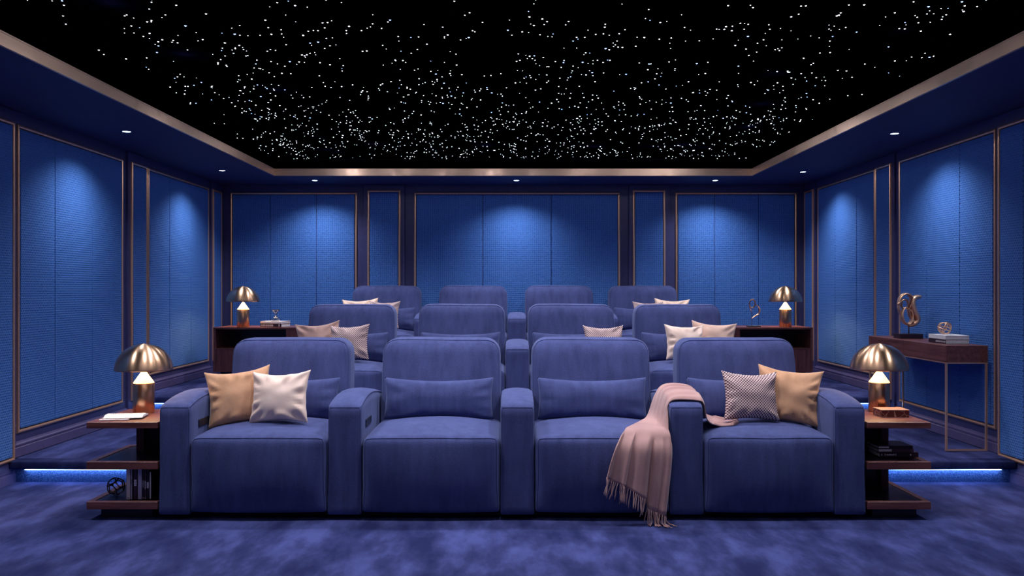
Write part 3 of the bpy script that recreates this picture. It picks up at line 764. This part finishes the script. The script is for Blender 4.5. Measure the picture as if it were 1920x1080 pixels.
# notebooks on the left table
def notebook():
    z = ZTOP+0.001
    n = empty('notebook', px(214, 785, 4.60)*1.0, math.radians(8), 'closed cream notebook under the open one', 'notebook', 'notebooks on the left side table'); n.location.z = z
    MB().box(-0.065, 0.085, -0.045, 0.055, 0, 0.0055, bev=0.0015).build('cover', m_cream, n)
    MB().box(-0.063, 0.083, -0.0455, 0.053, 0.0015, 0.0042).build('pages', m_white, n)
    n = empty('open_notebook', px(236, 781, 4.66)*1.0, math.radians(10), 'open white notebook lying in front of the left lamp', 'notebook', 'notebooks on the left side table'); n.location.z = z+0.006
    for s, nm_ in ((-1, 'page_block'), (1, 'page_block')):
        mb = MB(); vs = []; K = 12
        for i in range(K+1):
            t = i/K; yy = s*(0.001+0.072*t); zz = 0.003+0.011*sin(PI*min(1, t*1.25)**0.7)*(1-0.55*t)+0.004*(1-t)
            vs += [(-0.10+0.02*t*s*0.0, yy, 0.0012), (0.10, yy, 0.0012), (0.10, yy, zz), (-0.10, yy, zz)]
        fs = [(i*4+k, i*4+(k+1) % 4, (i+1)*4+(k+1) % 4, (i+1)*4+k) for i in range(K) for k in range(4)]+[(3, 2, 1, 0), (K*4, K*4+1, K*4+2, K*4+3)]
        mb.add(vs, fs)
        if s < 0: mb.f = [f[::-1] for f in mb.f]
        mb.build(nm_, m_white, n, True if False else False)
    MB().box(-0.104, 0.104, -0.076, 0.076, 0, 0.0012).build('cover', m_dark, n)
    mb = MB()
    for k in range(20):
        x = -0.092+k*0.0097; mb.tube([(x, 0.011*cos(a), 0.006+0.009*sin(a)) for a in lin(0.1, PI-0.1, 6)], 0.0011, 5)
    mb.build('ring_binding', m_black, n, True, kind='stuff')
notebook()

# right table: veined box and stack of books
e = empty('keepsake_box', (2.118, 4.735, ZTOP), 0, 'red veined stone box with pale lid in front of the right lamp', 'box')
MB().box(-0.077, 0.077, -0.055, 0.055, 0, 0.036, bev=0.0015).build('body', m_mar, e)
MB().box(-0.078, 0.078, -0.056, 0.056, 0.0362, 0.0415, bev=0.0015).build('lid', m_boxlid, e)
def flat_book(loc, rz, hx, hy, h, mat, label, grp, marks=None, spine='-y'):
    e = empty('book', loc, rz, label, 'book', grp); t = 0.002
    mb = MB().box(-hx, hx, -hy, hy, 0, t).box(-hx, hx, -hy, hy, h-t, h)
    if spine == '-y': mb.box(-hx, hx, -hy, -hy+t, t, h-t)
    else: mb.box(-hx, -hx+t, -hy, hy, t, h-t)
    mb.build('cover', mat, e)
    x0 = -hx+0.004 if spine == '-y' else -hx+t; y0 = -hy+t if spine == '-y' else -hy+0.003
    MB().box(x0, hx-0.004 if spine == '-y' else hx-0.003, y0, hy-0.003, t, h-t).build('pages', m_white, e)
    if marks:
        mb = MB()
        for a, b, z0, z1 in marks:
            if spine == '-y': mb.box(a, b, -hy-0.0004, -hy, z0, z1)
            else: mb.box(-hx-0.0004, -hx, a, b, z0, z1)
        mb.build('spine_print', m_print, e)
    return e
BG = 'stacked books on the right side table'
gl = lambda x0, n, z0, z1, st=0.0068: [(x0+st*i, x0+st*i+st*0.62, z0, z1-(0.002 if i % 3 == 1 else 0)) for i in range(n)]
flat_book((2.113, 4.70, 0.3125), 0, 0.106, 0.075, 0.026, m_dark, 'black book with white lettering, bottom of the stack', BG, [(-0.097, -0.092, 0.009, 0.017), (-0.078, -0.075, 0.007, 0.020)]+gl(-0.068, 7, 0.009, 0.018)+[(-0.018, -0.015, 0.007, 0.020), (0.060, 0.067, 0.010, 0.016)])
flat_book((2.100, 4.715, 0.3388), 0, 0.098, 0.080, 0.018, m_plum, 'plum book in the middle of the stack', BG, [(-0.094, -0.022, 0.003, 0.015)])
flat_book((2.098, 4.715, 0.3572), 0, 0.096, 0.080, 0.016, m_dark, 'dark book on top of the stack', BG, [(-0.092, -0.036, 0.004, 0.012)])

# ------------------------------------------------------------------ rear cabinets
def cabinet(s, label):
    cx = s*2.42; e = empty('cabinet', (cx, 8.1, T2), 0, label, 'cabinet', 'walnut cabinets by the rear sofa')
    hw = 0.455; z0 = 0.105; z1 = CT-T2; d = 0.45; t = 0.018
    bxs = MB(); bxs.box(-hw, hw, 0, d, z1-t, z1); bxs.box(-hw, -hw+0.022, 0.0, d, z0, z1-t); bxs.box(hw-0.022, hw, 0.0, d, z0, z1-t); bxs.box(-hw, hw, d-0.01, d, z0, z1-t); bxs.box(-hw+0.022, hw-0.022, 0, d-0.01, z0, z0+t)
    bxs.build('body', m_wood, e)
    # solid stile nearer the sofa, open shelf on the wall side, door below
    a, b = (hw-0.022-0.19, hw-0.022) if s < 0 else (-hw+0.022, -hw+0.022+0.19)
    MB().box(a, b, 0.001, 0.02, z0+t, z1-t, bev=0.001).build('side_door', m_woodz, e)
    MB().box(a-0.002, b+0.002, 0.03, d-0.012, z0+t, z1-t).build('partition', m_inlay, e)
    oa, ob = (-hw+0.023, a-0.003) if s < 0 else (b+0.003, hw-0.023)
    zs = CT-T2-0.20
    MB().box(oa, ob, 0.0, d-0.012, zs-0.012, zs).build('shelf', m_wood, e)
    MB().box(oa, ob, 0.001, 0.019, z0+t, zs-0.014, bev=0.001).build('door', m_woodz, e)
    MB().box(-hw+0.05, hw-0.05, 0.06, d-0.03, 0, z0).build('plinth', m_black, e)
    MB().box(oa, ob, d-0.02, d-0.011, zs, z1-t).build('niche_back', m_inlay, e)
cabinet(-1, 'walnut cabinet left of the rear sofa carrying lamp and books'); cabinet(1, 'walnut cabinet right of the rear sofa carrying lamp and thin sculpture')
CG = 'books on the left rear cabinet'
flat_book((-2.325, 8.27, CT+0.0005), math.radians(-16), 0.115, 0.085, 0.034, m_dark, 'black book with white lettering on the left cabinet', CG, gl(-0.108, 11, 0.006, 0.026, 0.0125)+[(0.086, 0.096, 0.006, 0.03)])
flat_book((-2.325, 8.27, CT+0.035), math.radians(-16), 0.115, 0.085, 0.020, m_white, 'white book under the glass vase on the left cabinet', CG)
zg = CT+0.0555
MB().lathe([(0.0, 0.0), (0.036, 0.0), (0.044, 0.010), (0.045, 0.018), (0.020, 0.030), (0.010, 0.050), (0.008, 0.066), (0.014, 0.080), (0.034, 0.100), (0.038, 0.110), (0.034, 0.109), (0.012, 0.088), (0.0, 0.084)], 24, (0, 0, 0)).build('glass_vase', m_glass, None, False, label='small clear glass hourglass-shaped vase on the stacked books', category='vase').location = (-2.325, 8.27, zg)

# thin sculpture, right cabinet
e = empty('ribbon_sculpture', (px(1413, 600, 8.22).x, 8.22, CT), 0, 'thin looping metal ribbon sculpture on a black plate', 'sculpture')
MB().box(-0.060, 0.062, -0.04, 0.04, 0, 0.012, bev=0.001).build('base', m_black, e)
k_ = FPX/8.22
q = lambda x, y, dy=0: Vector(((x-1413)/k_, dy, (611.5-y)/k_))
MB().tube([q(1409.5, 610), q(1409.5, 590)], 0.002, 6).build('rod', m_dkbrass, e, True)
MB().tube([q(1410.5+5.5*cos(a), 568+8*sin(a), 0.012*sin(a)) for a in [2*PI*i/28 for i in range(28)]], 0.0065, 8, True, 0.6).build('loop', m_lamp, e, True)
def spl(P, n=30): return [catm(P, t) for t in lin(0, 1, n)]
MB().tube(spl([q(1417, 569.5), q(1421.5, 573), q(1424, 580), q(1422.5, 587), q(1419, 589), q(1413.5, 592.5), q(1409.5, 596)]), [0.004+0.004*sin(PI*i/30) for i in range(31)], 8, False, 0.6).build('ribbon', m_lamp, e, True)
MB().tube(spl([q(1405, 572), q(1406.5, 578), q(1409.5, 584), q(1409.5, 590)]), 0.003, 8).build('tail', m_dkbrass, e, True)

# ------------------------------------------------------------------ console on the right wall
e = empty('console_table', (3.02, 5.62, T1), 0, 'narrow walnut console with thin bronze legs along the right wall', 'console table')
hz = 0.857-T1
MB().box(-0.14, 0.14, 0, 1.22, hz-0.112, hz, bev=0.002).build('drawer_box', m_woody, e)
MB().box(-0.1415, -0.1402, 0.012, 0.60, hz-0.104, hz-0.008).build('drawer_front', m_woody, e)
MB().box(-0.1415, -0.1402, 0.606, 1.208, hz-0.104, hz-0.008).build('drawer_front', m_woody, e)
for y in (0.004, 1.204):
    for x in (-0.139, 0.127): MB().box(x, x+0.012, y, y+0.012, 0.0, hz-0.118).build('leg', m_brass, e)
    MB().box(-0.127, 0.127, y, y+0.012, 0.0, 0.010).build('foot_rail', m_brass, e)
MB().box(-0.14, 0.14, 0.001, 1.219, hz-0.120, hz-0.112).build('under_frame', m_brass, e)
ZC = 0.857
SG = 'books on the console'
flat_book((3.043, 5.90, ZC+0.0005), 0, 0.083, 0.118, 0.030, m_dark, 'dark spined book at the bottom of the console stack', SG, [(-0.112+0.013*i, -0.112+0.013*i+0.009, 0.009, 0.021-(0.004 if i % 2 else 0)) for i in range(10)], '-x')
flat_book((3.043, 5.90, ZC+0.031), 0, 0.083, 0.118, 0.027, m_white, 'white book on top of the console stack', SG, None, '-x')
kz = ZC+0.0585
kn = MB(); R = 0.046; r = 0.0042
for ax, ph_ in (((0.2, 1, 0.35), 0), ((0.9, 0.55, 0.5), 0.3), ((-0.75, 0.6, 0.45), 0.8), ((0.15, -0.3, 1), 0.2)):
    ax = Vector(ax).normalized(); a = ax.orthogonal().normalized(); b = ax.cross(a)
    kn.tube([((a*cos(t)+b*sin(t))*(1+0.06*cos(3*t+ph_)))*(R-r) for t in [2*PI*i/36 for i in range(36)]], r, 6, True)
o = kn.build('ring_knot', m_brass, None, True, label='small tangled bronze ring knot on the white console book', category='ornament'); o.location = (px(1777, 613, 5.86).x, 5.90, kz+R)
# large sculpture
DS = 6.45; k2 = FPX/DS
e = empty('bird_sculpture', (px(1703, 600, DS).x, DS, ZC), 0, 'looping bronze abstract sculpture on a black block', 'sculpture')
MB().box(-0.088, 0.088, -0.055, 0.055, 0, 0.037, bev=0.001).build('base', m_dark, e)
g = lambda x, y, dy=0: Vector(((x-1703)/k2, dy, (634.5-y)/k2))
MB().tube([g(1704, 627), g(1704, 608)], 0.0045, 8).build('rod', m_dkbrass, e, True)
def ribbon(P, wdt, th, name, n=40, mat=m_brass, closed=False):
    # ribbon whose broad side runs in depth
    path = spl(P, n); taper = [wdt*(0.35+0.65*sin(PI*min(1, max(0, i/n*0.94+0.03)))**0.6) for i in range(n+1)]
    mb = MB(); vs = []; fs = []; m = 10
    for i, p in enumerate(path):
        t = (path[min(i+1, n)]-path[max(i-1, 0)]).normalized(); nn = Vector((-t.z, 0, t.x)).normalized(); D = Vector((0, 1, 0))
        for k in range(m): a = 2*PI*k/m; vs.append(p+D*cos(a)*taper[i]+nn*sin(a)*th*(taper[i]/wdt))
    for i in range(n):
        for k in range(m): fs.append((i*m+k, i*m+(k+1) % m, (i+1)*m+(k+1) % m, (i+1)*m+k))
    fs += [tuple(range(m))[::-1], tuple(n*m+k for k in range(m))]
    mb.add(vs, fs); return mb.build(name, mat, e, True)
ribbon([g(1681.5, 571, -0.01), g(1685, 567, -0.01), g(1692, 562, -0.01), g(1700, 563, 0), g(1703, 571, 0), g(1702, 577, 0.01)], 0.020, 0.0065, 'small_loop')
ribbon([g(1693, 579, 0), g(1690, 572, 0), g(1692, 565, 0)], 0.015, 0.005, 'link', 20)
ribbon([g(1688, 590, 0), g(1685, 578, 0), g(1686, 562, 0), g(1692, 553, 0), g(1700, 551, 0), g(1708, 556, 0.005), g(1709, 565, 0.01), g(1705, 577, 0.01), g(1706, 590, 0.01), g(1711, 602, 0.005)], 0.032, 0.0085, 'upper_loop', 60)
ribbon([g(1706, 578, 0.012), g(1696, 577, 0), g(1690, 588, -0.005), g(1693, 602, -0.005), g(1702, 608, 0), g(1708, 603, 0.0), g(1710, 592, 0.0), g(1706, 581, 0.006), g(1700, 578, 0.012)], 0.032, 0.0085, 'lower_loop', 60)
ribbon([g(1726, 556.5, 0), g(1718, 557, 0), g(1712, 562, 0), g(1711, 572, 0), g(1714, 584, 0), g(1719, 595, 0), g(1719, 602, 0), g(1712, 608, 0), g(1703, 610, 0)], 0.036, 0.023, 'body', 60)
